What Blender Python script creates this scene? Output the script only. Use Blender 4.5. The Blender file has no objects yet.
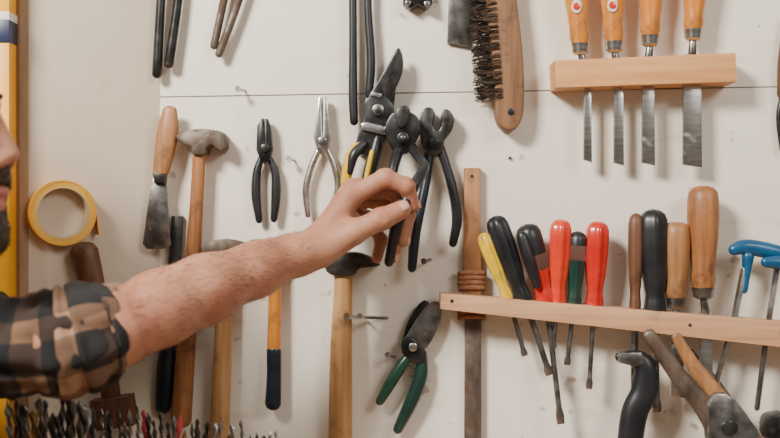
import bpy, bmesh, math, random
import numpy as np
from mathutils import Vector, Matrix, noise
random.seed(7)
D=1.354; S=0.00125; ZC=1.5
def W(px,py,d=0.0):
    k=(D-d)/D
    return Vector(((px-390)*S*k,-d,ZC+(219-py)*S*k))
# ---------------------------------------------------------------- materials
def newmat(name):
    m=bpy.data.materials.new(name); m.use_nodes=True
    nt=m.node_tree; b=nt.nodes['Principled BSDF']; return m,nt,b
def noisy(name,c1,c2,scale=(30,30,30),rough=.5,metal=0,bump=.0,ns=1.0,detail=6,lo=.35,hi=.65,coat=0,sss=0,wear=None,wscale=35,wthr=(.55,.68),pore=0):
    m,nt,b=newmat(name)
    tc=nt.nodes.new('ShaderNodeTexCoord'); mp=nt.nodes.new('ShaderNodeMapping')
    mp.inputs['Scale'].default_value=scale
    n=nt.nodes.new('ShaderNodeTexNoise'); n.inputs['Scale'].default_value=ns; n.inputs['Detail'].default_value=detail
    r=nt.nodes.new('ShaderNodeValToRGB'); r.color_ramp.elements[0].position=lo; r.color_ramp.elements[1].position=hi
    r.color_ramp.elements[0].color=(*c1,1); r.color_ramp.elements[1].color=(*c2,1)
    L=nt.links.new
    L(tc.outputs['Object'],mp.inputs[0]); L(mp.outputs[0],n.inputs['Vector']); L(n.outputs['Fac'],r.inputs[0])
    out=r.outputs[0]
    b.inputs['Roughness'].default_value=rough; b.inputs['Metallic'].default_value=metal
    if wear:
        n2=nt.nodes.new('ShaderNodeTexNoise'); n2.inputs['Scale'].default_value=wscale; n2.inputs['Detail'].default_value=9; n2.inputs['Roughness'].default_value=.7
        L(tc.outputs['Object'],n2.inputs['Vector'])
        mr=nt.nodes.new('ShaderNodeMapRange'); mr.inputs[1].default_value=wthr[0]; mr.inputs[2].default_value=wthr[1]; mr.inputs[4].default_value=.85
        L(n2.outputs['Fac'],mr.inputs[0])
        mx=nt.nodes.new('ShaderNodeMix'); mx.data_type='RGBA'; L(mr.outputs[0],mx.inputs[0]); L(out,mx.inputs[6]); mx.inputs[7].default_value=(*wear,1); out=mx.outputs[2]
        if metal>.3:
            mm=nt.nodes.new('ShaderNodeMapRange'); mm.inputs[1].default_value=0; mm.inputs[2].default_value=1; mm.inputs[3].default_value=metal; mm.inputs[4].default_value=.1
            L(mr.outputs[0],mm.inputs[0]); L(mm.outputs[0],b.inputs['Metallic'])
            m3=nt.nodes.new('ShaderNodeMapRange'); m3.inputs[3].default_value=rough; m3.inputs[4].default_value=.8
            L(mr.outputs[0],m3.inputs[0]); L(m3.outputs[0],b.inputs['Roughness'])
    L(out,b.inputs['Base Color'])
    if coat: b.inputs['Coat Weight'].default_value=coat; b.inputs['Coat Roughness'].default_value=.15
    if sss:
        b.inputs['Subsurface Weight'].default_value=sss; b.inputs['Subsurface Radius'].default_value=(1,.35,.2); b.inputs['Subsurface Scale'].default_value=.005
    if bump:
        bp=nt.nodes.new('ShaderNodeBump'); bp.inputs['Strength'].default_value=bump; bp.inputs['Distance'].default_value=.002
        L(n.outputs['Fac'],bp.inputs['Height']); L(bp.outputs[0],b.inputs['Normal'])
        if pore:
            vo=nt.nodes.new('ShaderNodeTexVoronoi'); vo.inputs['Scale'].default_value=700; L(tc.outputs['Object'],vo.inputs['Vector'])
            b2=nt.nodes.new('ShaderNodeBump'); b2.inputs['Strength'].default_value=pore; b2.inputs['Distance'].default_value=.0006
            L(vo.outputs['Distance'],b2.inputs['Height']); L(bp.outputs[0],b2.inputs['Normal']); L(b2.outputs[0],b.inputs['Normal'])
    return m
def woodm(name,c1,c2,axis='z',rough=.5,coat=0,wear=None,wthr=(.52,.68)):
    sc={'z':(150,150,9),'x':(9,150,150)}[axis]
    if wear is None: wear=tuple(x*.33 for x in c1)
    return noisy(name,c1,c2,sc,rough,0,.15,1,5,.3,.7,coat,wear=wear,wscale=24,wthr=wthr)
RU=(.10,.05,.028)
M={}
M['wood_l']=woodm('wood_light',(.40,.20,.075),(.58,.33,.14),'z',.5)
M['wood_lx']=woodm('wood_rail',(.56,.25,.085),(.72,.36,.14),'x',.6,wthr=(.62,.8))
M['wood_rx']=woodm('wood_rail_pale',(.47,.24,.12),(.61,.35,.19),'x',.65,wthr=(.60,.8))
M['wood_m']=woodm('wood_mid',(.23,.08,.027),(.39,.165,.055),'z',.45)
M['wood_d']=woodm('wood_dark',(.09,.036,.016),(.17,.07,.032),'z',.5)
M['wood_t']=woodm('wood_tan',(.25,.11,.04),(.41,.19,.075),'z',.45)
M['wood_or']=woodm('wood_orange_varnish',(.52,.165,.020),(.72,.28,.045),'z',.28,.6,wear=(.18,.07,.022))
M['wood_br']=woodm('wood_brush',(.13,.06,.028),(.27,.135,.06),'z',.7)
M['strip']=woodm('wood_strip',(.32,.14,.055),(.44,.21,.09),'z',.65)
M['steel']=noisy('steel',(.14,.135,.13),(.36,.35,.34),(60,60,60),.3,.95,.05,wear=RU,wthr=(.55,.72))
M['steel_b']=noisy('steel_bright',(.40,.39,.38),(.62,.61,.59),(30,30,200),.28,1,.03,wear=(.17,.13,.10),wscale=60,wthr=(.60,.85))
M['steel_d']=noisy('steel_dark',(.030,.029,.029),(.09,.087,.083),(60,60,60),.33,.75,.08,wear=(.065,.035,.023),wthr=(.53,.68))
M['gun']=noisy('gunmetal',(.012,.012,.014),(.045,.044,.043),(60,60,60),.32,.6,.05,wear=(.05,.03,.022),wthr=(.56,.7))
M['rust']=noisy('rusty_steel',(.08,.058,.045),(.19,.155,.125),(60,60,25),.5,.6,.15,wear=(.085,.04,.022),wthr=(.47,.60))
M['black']=noisy('black_rubber',(.008,.009,.011),(.018,.019,.022),(40,40,40),.36,wear=(.05,.047,.044),wthr=(.6,.75))
M['blackb']=noisy('black_blue_plastic',(.006,.010,.017),(.013,.020,.030),(40,40,40),.32,wear=(.05,.05,.05),wthr=(.6,.75))
M['red']=noisy('red_plastic',(.46,.012,.008),(.60,.025,.014),(40,40,40),.22,coat=.5,wear=(.2,.01,.008),wthr=(.55,.75))
M['redo']=noisy('orange_red_plastic',(.58,.03,.010),(.68,.05,.015),(40,40,40),.22,coat=.5,wear=(.25,.02,.01),wthr=(.55,.75))
M['yel']=noisy('yellow_plastic',(.66,.40,.012),(.78,.52,.025),(40,40,40),.3,coat=.3,wear=(.18,.11,.025),wthr=(.52,.68))
M['yell']=noisy('level_yellow',(.86,.38,.008),(.92,.45,.012),(10,10,10),.4)
M['green']=noisy('green_plastic',(.006,.045,.026),(.012,.075,.045),(40,40,40),.28,coat=.4)
M['dgreen']=noisy('dark_green_plastic',(.006,.028,.022),(.012,.05,.037),(40,40,40),.28,coat=.4)
M['blue']=noisy('blue_plastic',(.006,.06,.15),(.01,.10,.22),(40,40,40),.3)
M['navy']=noisy('navy_label',(.01,.02,.06),(.02,.03,.09),(10,10,10),.4)
M['white']=noisy('white_label',(.7,.68,.62),(.8,.78,.72),(10,10,10),.5)
M['twine']=noisy('twine',(.22,.085,.04),(.38,.18,.085),(200,200,300),.85,0,.4)
M['tape']=noisy('masking_tape',(.82,.38,.02),(.90,.46,.035),(20,20,20),.45)
M['tapes']=noisy('tape_side',(.80,.42,.04),(.88,.51,.075),(20,20,20),.55)
M['card']=noisy('cardboard',(.62,.46,.26),(.7,.54,.34),(20,20,20),.8)
M['pink']=noisy('bit_red',(.35,.03,.04),(.5,.07,.07),(60,60,60),.4)
M['brass']=noisy('bit_brass',(.36,.22,.07),(.5,.33,.12),(60,60,60),.35,.8)
M['bit']=noisy('drill_steel',(.035,.033,.031),(.13,.12,.115),(80,80,80),.3,.85)
M['skin']=noisy('skin',(.35,.145,.080),(.53,.255,.155),(22,22,22),.5,0,.26,1,8,.3,.7,0,.08,wear=(.38,.115,.07),wscale=16,wthr=(.46,.8),pore=.6)
M['nail']=noisy('fingernail',(.54,.26,.19),(.60,.32,.24),(60,60,60),.28)
M['lip']=noisy('lips',(.38,.10,.075),(.46,.14,.10),(60,60,60),.45)
M['hair']=noisy('dark_hair',(.022,.013,.008),(.07,.04,.022),(400,400,200),.6,0,.8)
M['ahair']=noisy('arm_hair_brown',(.05,.022,.011),(.09,.042,.022),(400,400,200),.6)
M['denim']=noisy('denim',(.02,.035,.07),(.04,.06,.11),(300,300,300),.8,0,.3)
M['leather']=noisy('boot_leather',(.07,.035,.02),(.12,.06,.03),(60,60,60),.5)
M['eye']=noisy('eye_white',(.75,.72,.68),(.8,.77,.73),(10,10,10),.15)
M['iris']=noisy('iris',(.05,.025,.01),(.09,.05,.02),(500,500,500),.1)
M['shelf']=woodm('shelf_wood',(.35,.2,.1),(.5,.3,.16),'x',.6)
M['board']=noisy('cream_board',(.60,.50,.38),(.71,.61,.48),(5,5,5),.7,0,.05,wear=(.40,.30,.20),wscale=6,wthr=(.55,.8))
M['edge']=noisy('board_edge',(.30,.18,.10),(.42,.28,.16),(60,60,8),.75)
def wallmat(name,base,dark):
    m,nt,b=newmat(name); L=nt.links.new
    tc=nt.nodes.new('ShaderNodeTexCoord')
    n1=nt.nodes.new('ShaderNodeTexNoise'); n1.inputs['Scale'].default_value=3.5; n1.inputs['Detail'].default_value=7
    r1=nt.nodes.new('ShaderNodeValToRGB'); r1.color_ramp.elements[0].position=.3; r1.color_ramp.elements[1].position=.62
    r1.color_ramp.elements[0].color=(*dark,1); r1.color_ramp.elements[1].color=(*base,1)
    for n in (n1,): L(tc.outputs['Object'],n.inputs['Vector'])
    L(n1.outputs['Fac'],r1.inputs[0]); col=r1.outputs[0]
    def mul(sc,a,b_,c,stretch=None,det=3,ro=.5):
        nonlocal col
        n2=nt.nodes.new('ShaderNodeTexNoise'); n2.inputs['Scale'].default_value=sc; n2.inputs['Detail'].default_value=det; n2.inputs['Roughness'].default_value=ro
        if stretch:
            mp=nt.nodes.new('ShaderNodeMapping'); mp.inputs['Scale'].default_value=stretch; mp.inputs['Rotation'].default_value=(0,.5,0)
            L(tc.outputs['Object'],mp.inputs[0]); L(mp.outputs[0],n2.inputs['Vector'])
        else: L(tc.outputs['Object'],n2.inputs['Vector'])
        r2=nt.nodes.new('ShaderNodeValToRGB'); r2.color_ramp.elements[0].position=a; r2.color_ramp.elements[1].position=b_
        r2.color_ramp.elements[0].color=(*c,1); r2.color_ramp.elements[1].color=(1,1,1,1)
        mx=nt.nodes.new('ShaderNodeMix'); mx.data_type='RGBA'; mx.blend_type='MULTIPLY'; mx.inputs[0].default_value=1
        L(n2.outputs['Fac'],r2.inputs[0]); L(col,mx.inputs[6]); L(r2.outputs[0],mx.inputs[7]); col=mx.outputs[2]
    mul(38,.24,.30,(.55,.50,.44))
    mul(90,.24,.27,(.35,.31,.28))
    mul(9,.28,.42,(.88,.84,.78),(1,1,3.5),8,.65)
    L(col,b.inputs['Base Color']); b.inputs['Roughness'].default_value=.42
    n3=nt.nodes.new('ShaderNodeTexNoise'); n3.inputs['Scale'].default_value=180
    L(tc.outputs['Object'],n3.inputs['Vector'])
    bp=nt.nodes.new('ShaderNodeBump'); bp.inputs['Strength'].default_value=.08; bp.inputs['Distance'].default_value=.001
    L(n3.outputs['Fac'],bp.inputs['Height']); L(bp.outputs[0],b.inputs['Normal'])
    return m
M['wall']=wallmat('wall_paint',(.87,.81,.715),(.79,.72,.62))
M['seam']=noisy('seam_dark',(.25,.22,.19),(.35,.31,.27),(20,20,20),.8)
def plaid(name,tan,pale,base,tanf=.5):
    m,nt,b=newmat(name); L=nt.links.new
    tc=nt.nodes.new('ShaderNodeTexCoord'); sp=nt.nodes.new('ShaderNodeSeparateXYZ')
    L(tc.outputs['UV'],sp.inputs[0])
    def stripe(src,period,thr,off=0):
        a=nt.nodes.new('ShaderNodeMath'); a.operation='ADD'; a.inputs[1].default_value=off; L(src,a.inputs[0])
        d=nt.nodes.new('ShaderNodeMath'); d.operation='DIVIDE'; d.inputs[1].default_value=period; L(a.outputs[0],d.inputs[0])
        f=nt.nodes.new('ShaderNodeMath'); f.operation='FRACT'; L(d.outputs[0],f.inputs[0])
        l=nt.nodes.new('ShaderNodeMath'); l.operation='LESS_THAN'; l.inputs[1].default_value=thr; L(f.outputs[0],l.inputs[0]); return l.outputs[0]
    def mixc(fac,a,bcol,k=1.0):
        mu=nt.nodes.new('ShaderNodeMath'); mu.operation='MULTIPLY'; mu.inputs[1].default_value=k; L(fac,mu.inputs[0])
        mx=nt.nodes.new('ShaderNodeMix'); mx.data_type='RGBA'; L(mu.outputs[0],mx.inputs[0])
        if isinstance(a,tuple): mx.inputs[6].default_value=(*a,1)
        else: L(a,mx.inputs[6])
        mx.inputs[7].default_value=(*bcol,1); return mx.outputs[2]
    u,v=sp.outputs[0],sp.outputs[1]
    s1=stripe(u,.056,.38); s2=stripe(v,.058,.38,.012)
    c=mixc(s1,base,tan,tanf)
    c=mixc(s2,c,tan,tanf*.9)
    an=nt.nodes.new('ShaderNodeMath'); an.operation='MULTIPLY'; L(s1,an.inputs[0]); L(s2,an.inputs[1])
    c=mixc(an.outputs[0],c,pale,.9)
    s3=stripe(u,.056,.06,.018); c=mixc(s3,c,(.022,.022,.021),.6)
    L(c,b.inputs['Base Color']); b.inputs['Roughness'].default_value=.95
    n=nt.nodes.new('ShaderNodeTexNoise'); n.inputs['Scale'].default_value=700; L(tc.outputs['Object'],n.inputs['Vector'])
    bp=nt.nodes.new('ShaderNodeBump'); bp.inputs['Strength'].default_value=.4; bp.inputs['Distance'].default_value=.001
    L(n.outputs['Fac'],bp.inputs['Height']); L(bp.outputs[0],b.inputs['Normal'])
    return m
M['plaid']=plaid('plaid_flannel',(.11,.058,.034),(.17,.092,.052),(.006,.0065,.008),.30); M['plaidc']=plaid('plaid_flannel_cuff',(.25,.135,.078),(.32,.185,.11),(.014,.013,.013),.62)
# ---------------------------------------------------------------- mesh builder
def catmull(pts,n,closed=False):
    P=[np.array(p,float) for p in pts]; out=[]
    N=len(P); rng=range(N if closed else N-1)
    for i in rng:
        p1=P[i]; p2=P[(i+1)%N]
        p0=P[(i-1)%N] if (closed or i>0) else 2*p1-p2
        p3=P[(i+2)%N] if (closed or i+2<N) else 2*p2-p1
        for j in range(n):
            t=j/n
            out.append(.5*((2*p1)+(-p0+p2)*t+(2*p0-5*p1+4*p2-p3)*t*t+(-p0+3*p1-3*p2+p3)*t**3))
    if not closed: out.append(P[-1])
    return out
class B:
    def __init__(s,name): s.name=name; s.v=[]; s.f=[]; s.m=[]; s.mats=[]
    def mi(s,mat):
        mat=M[mat]
        if mat not in s.mats: s.mats.append(mat)
        return s.mats.index(mat)
    def add(s,vs,fs,mat):
        o=len(s.v); s.v+= [Vector(v) for v in vs]; i=s.mi(mat)
        for f in fs: s.f.append([o+a for a in f]); s.m.append(i)
    def sweep(s,pts,rad,mat,seg=14,ref=Vector((0,1,0)),rnd=(True,True),flute=0,nfl=6,twist=0):
        n=len(pts); P=list(pts); R=list(rad)
        def tang(i):
            a=P[max(0,i-1)]; b=P[min(len(P)-1,i+1)]
            return (b-a).normalized()
        fr=[(P[i],tang(i),R[i],1.0,i) for i in range(n)]
        full=[]
        if rnd[0]:
            p,t,r,_,i=fr[0]; m=min(r)
            for q in (.95,.75,.4): full.append((p+t*(-m*math.sin(q*math.pi/2)),t,r,math.cos(q*math.pi/2),0))
        full+=fr
        if rnd[1]:
            p,t,r,_,i=fr[-1]; m=min(r)
            for q in (.4,.75,.95): full.append((p+t*(m*math.sin(q*math.pi/2)),t,r,math.cos(q*math.pi/2),n))
        vs=[]
        for (p,t,r,k,i) in full:
            a=t.cross(ref)
            a=a.normalized() if a.length>1e-4 else Vector((1,0,0))
            b=t.cross(a).normalized()
            for j in range(seg):
                th=2*math.pi*j/seg+twist*i
                f=1-flute*(.5+.5*math.cos(nfl*th))
                vs.append(p+a*(math.cos(th)*r[0]*k*f)+b*(math.sin(th)*r[1]*k*f))
        fs=[]
        L=len(full)
        for i in range(L-1):
            for j in range(seg):
                j2=(j+1)%seg
                fs.append([i*seg+j,i*seg+j2,(i+1)*seg+j2,(i+1)*seg+j])
        fs.append(list(range(seg))[::-1]); fs.append([(L-1)*seg+j for j in range(seg)])
        s.add(vs,fs,mat)
    def tube(s,pts,rad,mat,flat=1.0,n=5,rnd=(True,True),seg=14,**k):
        if not isinstance(rad,(list,)): rad=[rad]*len(pts)
        rad=[r if isinstance(r,tuple) else (r,r*flat) for r in rad]
        q=[tuple(p)+r for p,r in zip(pts,rad)]
        if n>1 and len(pts)>2: q=catmull(q,n)
        s.sweep([W(*c[:3]) for c in q],[(max(c[3],.05)*S,max(c[4],.05)*S) for c in q],mat,seg=seg,rnd=rnd,**k)
    def lathe(s,a,b,prof,mat,seg=18,flat=1.0,**k):
        A=W(*a);Bq=W(*b)
        s.sweep([A.lerp(Bq,t) for t,r in prof],[(r*S,r*S*flat) for t,r in prof],mat,seg=seg,rnd=(False,False),**k)
    def poly(s,pts,d0,d1,mat,bev=1.0,n=1):
        if n>1: pts=[tuple(p) for p in catmull(pts,n,True)]
        bm=bmesh.new()
        dm=(d0+d1)/2
        vs=[]
        for p in pts:
            w=W(p[0],p[1],dm); vs.append(bm.verts.new((w.x,-d0,w.z)))
        f=bm.faces.new(vs)
        r=bmesh.ops.extrude_face_region(bm,geom=[f])
        nv=[g for g in r['geom'] if isinstance(g,bmesh.types.BMVert)]
        for v in nv: v.co.y=-d1
        bmesh.ops.recalc_face_normals(bm,faces=bm.faces)
        if bev>0:
            es=[e for e in bm.edges if abs(e.verts[0].co.y-e.verts[1].co.y)<1e-7]
            bmesh.ops.bevel(bm,geom=es,offset=bev*S,segments=2,profile=.5,affect='EDGES',clamp_overlap=True)
        bm.verts.index_update()
        s.add([v.co.copy() for v in bm.verts],[[v.index for v in g.verts] for g in bm.faces],mat); bm.free()
    def disc(s,x,y,r,d0,d1,mat):
        s.poly([(x+r*math.cos(a*math.pi/9),y+r*math.sin(a*math.pi/9)) for a in range(18)],d0,d1,mat,r*.2)
    def pin(s,x,y,d,r=1.2,mat='steel'):
        p0=W(x,y,d); p1=Vector((p0.x,.003,p0.z))
        s.sweep([p1,p0],[(r*S,r*S)]*2,mat,seg=8,ref=Vector((0,0,1)),rnd=(False,False))
    def done(s,parent=None,ang=35):
        c=sum(s.v,Vector())/len(s.v)
        me=bpy.data.meshes.new(s.name)
        me.from_pydata([v-c for v in s.v],[],s.f)
        for m in s.mats: me.materials.append(m)
        me.polygons.foreach_set('material_index',s.m)
        bm=bmesh.new(); bm.from_mesh(me)
        bmesh.ops.recalc_face_normals(bm,faces=bm.faces)
        for f in bm.faces: f.smooth=True
        for e in bm.edges:
            if len(e.link_faces)==2 and e.calc_face_angle(0)>math.radians(ang): e.smooth=False
        bm.to_mesh(me); bm.free()
        o=bpy.data.objects.new(s.name,me); bpy.context.collection.objects.link(o); o.location=c
        if parent: o.parent=parent
        return o
def box(name,x0,x1,y0,y1,z0,z1,mat,bev=.0):
    b=B(name); vs=[(x,y,z) for x in (x0,x1) for y in (y0,y1) for z in (z0,z1)]
    b.add(vs,[(0,1,3,2),(4,6,7,5),(0,4,5,1),(2,3,7,6),(0,2,6,4),(1,5,7,3)],mat)
    return b.done()
# ---------------------------------------------------------------- room
xc=W(160,0).x
def zs(px): return W(0,97-(px-160)*.0165).z
xr=1.1; pxr=390+xr/S
w=B('wall_back')
def slab(b,quad,y0,y1,mat):
    vs=[(x,y,z) for y in (y0,y1) for x,z in quad]
    b.add(vs,[(0,1,2,3),(7,6,5,4),(0,4,5,1),(1,5,6,2),(2,6,7,3),(3,7,4,0)],mat)
g=.0008
slab(w,[(xc-.7,0),(xr,0),(xr,2.6),(xc-.7,2.6)],.004,.05,'seam')
slab(w,[(xc,0),(xr,0),(xr,zs(pxr)-g),(xc,zs(160)-g)],0,.004,'wall')
slab(w,[(xc,zs(160)+g),(xr,zs(pxr)+g),(xr,2.6),(xc,2.6)],0.0004,.004,'wall')
w.done()
a=W(160,0,0); e=W(23,0,.078)
dirv=(Vector((e.x,e.y,0))-Vector((a.x,a.y,0))).normalized(); nrm=Vector((-dirv.y,dirv.x,0))
if nrm.y>0: nrm=-nrm
pl=B('wall_left')
A0=Vector((a.x,a.y,0)); E0=Vector((e.x,e.y,0))
def prism(b,base,z0,z1,mat):
    n=len(base); vs=[Vector((p.x,p.y,z0)) for p in base]+[Vector((p.x,p.y,z1)) for p in base]
    fs=[list(range(n))[::-1],list(range(n,2*n))]+[[i,(i+1)%n,(i+1)%n+n,i+n] for i in range(n)]
    b.add(vs,fs,mat)
prism(pl,[A0,E0,E0-nrm*.02,A0-nrm*.02],0,2.6,'board')
pl.done()
t=B('trim_1')
prism(t,[E0+nrm*.002-dirv*.006,E0+nrm*.002+dirv*.004,E0-nrm*.02+dirv*.004,E0-nrm*.02-dirv*.006],0,2.6,'edge'); t.done()
t=B('wall_left_return')
F0=E0+dirv*.004-nrm*.02; prism(t,[F0,F0+Vector((-.6,0,0)),F0+Vector((-.6,.03,0)),F0+Vector((0.0,.03,0))],0,2.6,'edge'); t.done()
fl=box('floor',-2.2,2.2,-3.2,.05,-.04,0,'shelf')
l=B('spirit_level')
l.poly([(-14,44),(13,44),(14,1500),(-14,1500)],.085,.11,'yell',1)
l.poly([(-14,-120),(13,-120),(13,44),(-14,44)],.085,.11,'yell',1)
l.poly([(-10,14),(13.5,14),(13.5,22),(-10,22)],.084,.1115,'white',.3)
l.poly([(-10,22),(13.5,22),(13.5,44),(-10,44)],.084,.1115,'navy',.3)
l.done()
def ring(b,c,ax,r0,r1,h,mat_s,mat_o,mat_i,seg=48):
    u=Vector((0,0,1)); v=ax.cross(u).normalized()
    vs=[]
    for j in range(seg):
        th=2*math.pi*j/seg; dd=u*math.sin(th)+v*math.cos(th)
        vs+=[c+dd*r1,c+dd*r1+ax*h,c+dd*r0+ax*h,c+dd*r0]
    fo=[];fi=[];ff=[]
    for j in range(seg):
        a=4*j;q=4*((j+1)%seg)
        fo.append([a,q,q+1,a+1]); ff.append([a+1,q+1,q+2,a+2]); fi.append([a+2,q+2,q+3,a+3]); ff.append([a+3,q+3,q,a])
    o=len(b.v); b.v+=vs
    for fs,mt in ((fo,mat_o),(fi,mat_i),(ff,mat_s)):
        i=b.mi(mt)
        for f in fs: b.f.append([o+x for x in f]); b.m.append(i)
def panelpt(px,py,off):
    o=Vector((0,-D,ZC)); r=W(px,py,0)-o
    nn=nrm; tt=(A0-Vector((o.x,o.y,0))).dot(nn)/Vector((r.x,r.y,0)).dot(nn)
    return o+r*tt+nn*off
tp=B('masking_tape_roll'); c=panelpt(60,213,.001)
ring(tp,c,nrm,.0305,.0380,.018,'tapes','tape','card')
ring(tp,c+nrm*.0004,nrm,.0366,.0388,.0182,'tape','tape','tape')
ring(tp,c+nrm*.0005,nrm,.0294,.0306,.0178,'card','card','card')
vd=Vector((dirv.x,dirv.y,0))*-1
q=[c+vd*.0381+Vector((0,0,.004)),c+vd*.040+Vector((0,0,-.012)),c+vd*.042+Vector((0,0,-.026))]
vs=[]
for p in q: vs+=[p,p+nrm*.018,p+nrm*.018+vd*.0006,p+vd*.0006]
fs=[]
for i in range(2):
    for j in range(4): fs.append([4*i+j,4*i+(j+1)%4,4*i+4+(j+1)%4,4*i+4+j])
fs+=[[0,1,2,3],[8,9,10,11]]
tp.add(vs,fs,'tape'); tp.done()
# ---------------------------------------------------------------- hand tools on the wall
b=B('putty_knife')
b.tube([(170,110,.022),(168,130,.022),(164,155,.022),(160,176,.022)],[7,10.5,10,7.5],'wood_t',flat=.6)
b.poly([(154,176),(166,178),(171,245),(163,249),(147,249),(143,244),(148,205)],.018,.022,'steel',.4)
b.poly([(154,172),(167,174),(166,184),(155,183)],.014,.028,'steel_d',1); b.pin(170,114,.02); b.done()
def pincers(name,h1,h2,head,mat,r,top):
    b=B(name); b.tube(h1,r,mat,flat=.9); b.tube(h2,r,mat,flat=.9)
    x,y=top
    b.poly([(x-16,y-30),(x-12,y-44),(x-2,y-50),(x-2,y-44),(x-8,y-36),(x-8,y-24),(x-1,y-16),(x+8,y-24),(x+8,y-36),(x+2,y-44),(x+2,y-50),(x+12,y-44),(x+16,y-30),(x+14,y-14),(x+7,y+4),(x+6,y+14),(x-6,y+14),(x-7,y+4),(x-14,y-14)],.0005,.022,head,1.2)
    b.disc(x,y-4,5,.022,.026,'steel'); b.done()
pincers('pincers',[(172,-70,.014),(164,-40,.014),(161,0,.014),(157,74,.014)],[(176,-70,.014),(180,-40,.014),(178,0,.014),(169,64,.014)],'gun','gun',[4,4,4.5,5],(174,-80))
pincers('pincers',[(246,-70,.014),(232,-40,.014),(224,0,.014),(214,46,.014)],[(250,-70,.014),(250,-40,.014),(239,0,.014),(219,54,.014)],'steel','rust',[3,3.5,4,4],(248,-80))
pincers('pincers',[(356,-60,.016),(353,-30,.016),(353,40,.016),(353,95,.016),(354,122,.016)],[(364,-60,.016),(368,-30,.016),(368,10,.016),(371,60,.016),(369,95,.016)],'gun','black',[3.5,4,4,4.5,4],(360,-70))
def hammer(name,head,hd,hmat,hdl,rad,wmat,grip=None,hn=3):
    b=B(name); b.poly(head,hd[0],hd[1],hmat,2.0,hn); b.tube(hdl,rad,wmat,flat=.75)
    if grip: b.tube(grip[0],grip[1],grip[2],flat=.8)
    return b
b=hammer('claw_hammer',[(180,135),(190,131),(205,130),(217,131),(226,135),(227,149),(221,151),(214,146),(209,148),(207,155),(195,155),(193,148),(186,145),(179,140)],(.0005,.032),'rust',
 [(201,134,.02),(199,160,.02),(196,215,.02),(188,320,.02),(181,420,.02)],[6,6.5,7,9,10.5],'wood_m'); b.poly([(196,129),(206,129),(206,133),(196,133)],.014,.026,'wood_l',.3); b.done()
b=hammer('hammer',[(203,250),(210,242),(226,239),(242,242),(250,248),(247,257),(226,258),(206,259)],(.0005,.03),'rust',
 [(229,244,.019),(226,280,.019),(223,345,.019),(219,446,.019)],[6,7,9,10],'wood_l'); b.done()
b=hammer('hammer',[(250,241),(262,239),(286,240),(288,250),(280,252),(268,252),(252,249)],(.0005,.03),'steel_d',
 [(276,244,.019),(275,280,.019),(274,352,.019)],[5,6,7],'wood_or',([(274,350,.019),(274,376,.019),(273,404,.019)],[7.3,7.3,8],'blackb')); b.done()
b=hammer('hammer',[(325,264),(329,257),(345,252),(362,253),(379,262),(377,266),(360,268),(353,275),(331,274)],(.0005,.034),'steel_d',
 [(343,262,.021),(343,290,.021),(341,360,.021),(340,470,.021)],[8.5,9,11,12],'wood_l'); b.done()
b=B('wood_rasp'); b.poly([(172,216),(183,216),(176,345),(163,345)],.0005,.009,'steel_d',.5)
b.tube([(169,338,.012),(167,360,.012),(165,385,.012),(163,408,.012)],[6,9,9.5,8],'blackb',flat=.7); b.done()
b=B('wooden_mallet')
b.tube([(84,252,.065),(92,285,.065),(103,345,.065),(112,402,.065)],[14,12.5,11,9],'wood_d',flat=.7)
b.poly([(92,400),(132,394),(136,424),(96,430)],.05,.08,'wood_d',2); b.done()
b=B('combination_pliers')
b.poly([(258,126),(262,119),(264.5,119),(265,146),(270,160),(262,163),(257,150)],.0005,.018,'gun',1)
b.poly([(271,126),(268,119),(265.5,119),(265,146),(260,160),(269,163),(273,150)],.008,.020,'gun',1)
b.disc(265,148,4.5,.02,.023,'steel_d')
b.tube([(262,156,.012),(257,172,.012),(256,195,.012),(259,220,.012)],[3,4.2,4.8,3.5],'black')
b.tube([(268,156,.012),(275,172,.012),(276,195,.012),(274,219,.012)],[3,4.2,4.8,3.5],'black'); b.done()
b=B('needle_nose_pliers')
b.poly([(319,98),(321.5,97),(322.5,135),(328,148),(318,152),(314,138),(317,118)],.0005,.017,'steel_b',1)
b.poly([(327,98),(323.5,97),(323,135),(317,148),(328,152),(331,138),(329,118)],.008,.019,'steel_b',1)
b.disc(322.5,141,4.5,.019,.022,'steel')
b.tube([(319,149,.012),(311,168,.012),(306,190,.012),(308,215,.012)],[3.2,3.4,3.6,3],'steel_b')
b.tube([(327,149,.012),(334,165,.012),(338,184,.012),(335,202,.012)],[3.2,3.4,3.6,3],'steel_b'); b.done()
b=B('tin_snips')
b.poly([(398,48),(403,58),(402,74),(394,92),(384,110),(372,122),(364,116),(368,98),(379,80),(389,62)],.022,.030,'gun',1.2,3)
b.poly([(392,58),(397,66),(396,88),(392,112),(380,126),(372,112),(380,88)],.012,.022,'steel_d',1.2,3)
b.poly([(366,100),(382,96),(394,108),(392,126),(384,142),(370,156),(356,152),(358,136),(364,118)],.0005,.032,'gun',2,3)
b.disc(378,110,6,.032,.038,'steel'); b.disc(378,110,3,.038,.042,'steel_d')
b.poly([(361,124),(366,122),(386,127),(388,133),(384,135),(362,130)],.032,.036,'steel_b',.6)
b.poly([(372,92),(382,94),(381,98),(371,96)],.03,.034,'steel_b',.4)
b.tube([(364,142,.026),(354,152,.028),(349,165,.03),(345,184,.03)],[5,6,6,4.5],'yel')
b.tube([(364,144,.031),(354,155,.035),(350,172,.036)],[4.5,5,3],'black')
b.tube([(378,138,.026),(374,155,.028),(368,180,.028),(364,205,.028)],[5.5,6.5,6.5,5],'black')
b.tube([(372,152,.036),(368,170,.036),(364,188,.036)],[2.4,2.6,2],'yel'); b.done()
b=B('pliers')
b.poly([(390,116),(398,111),(409,112),(418,118),(421,130),(416,142),(410,152),(398,155),(389,144),(385,128)],.036,.052,'gun',2,3)
b.poly([(396,112),(404,106),(410,110),(407,124),(399,128)],.04,.058,'steel_d',1.5,3)
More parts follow.
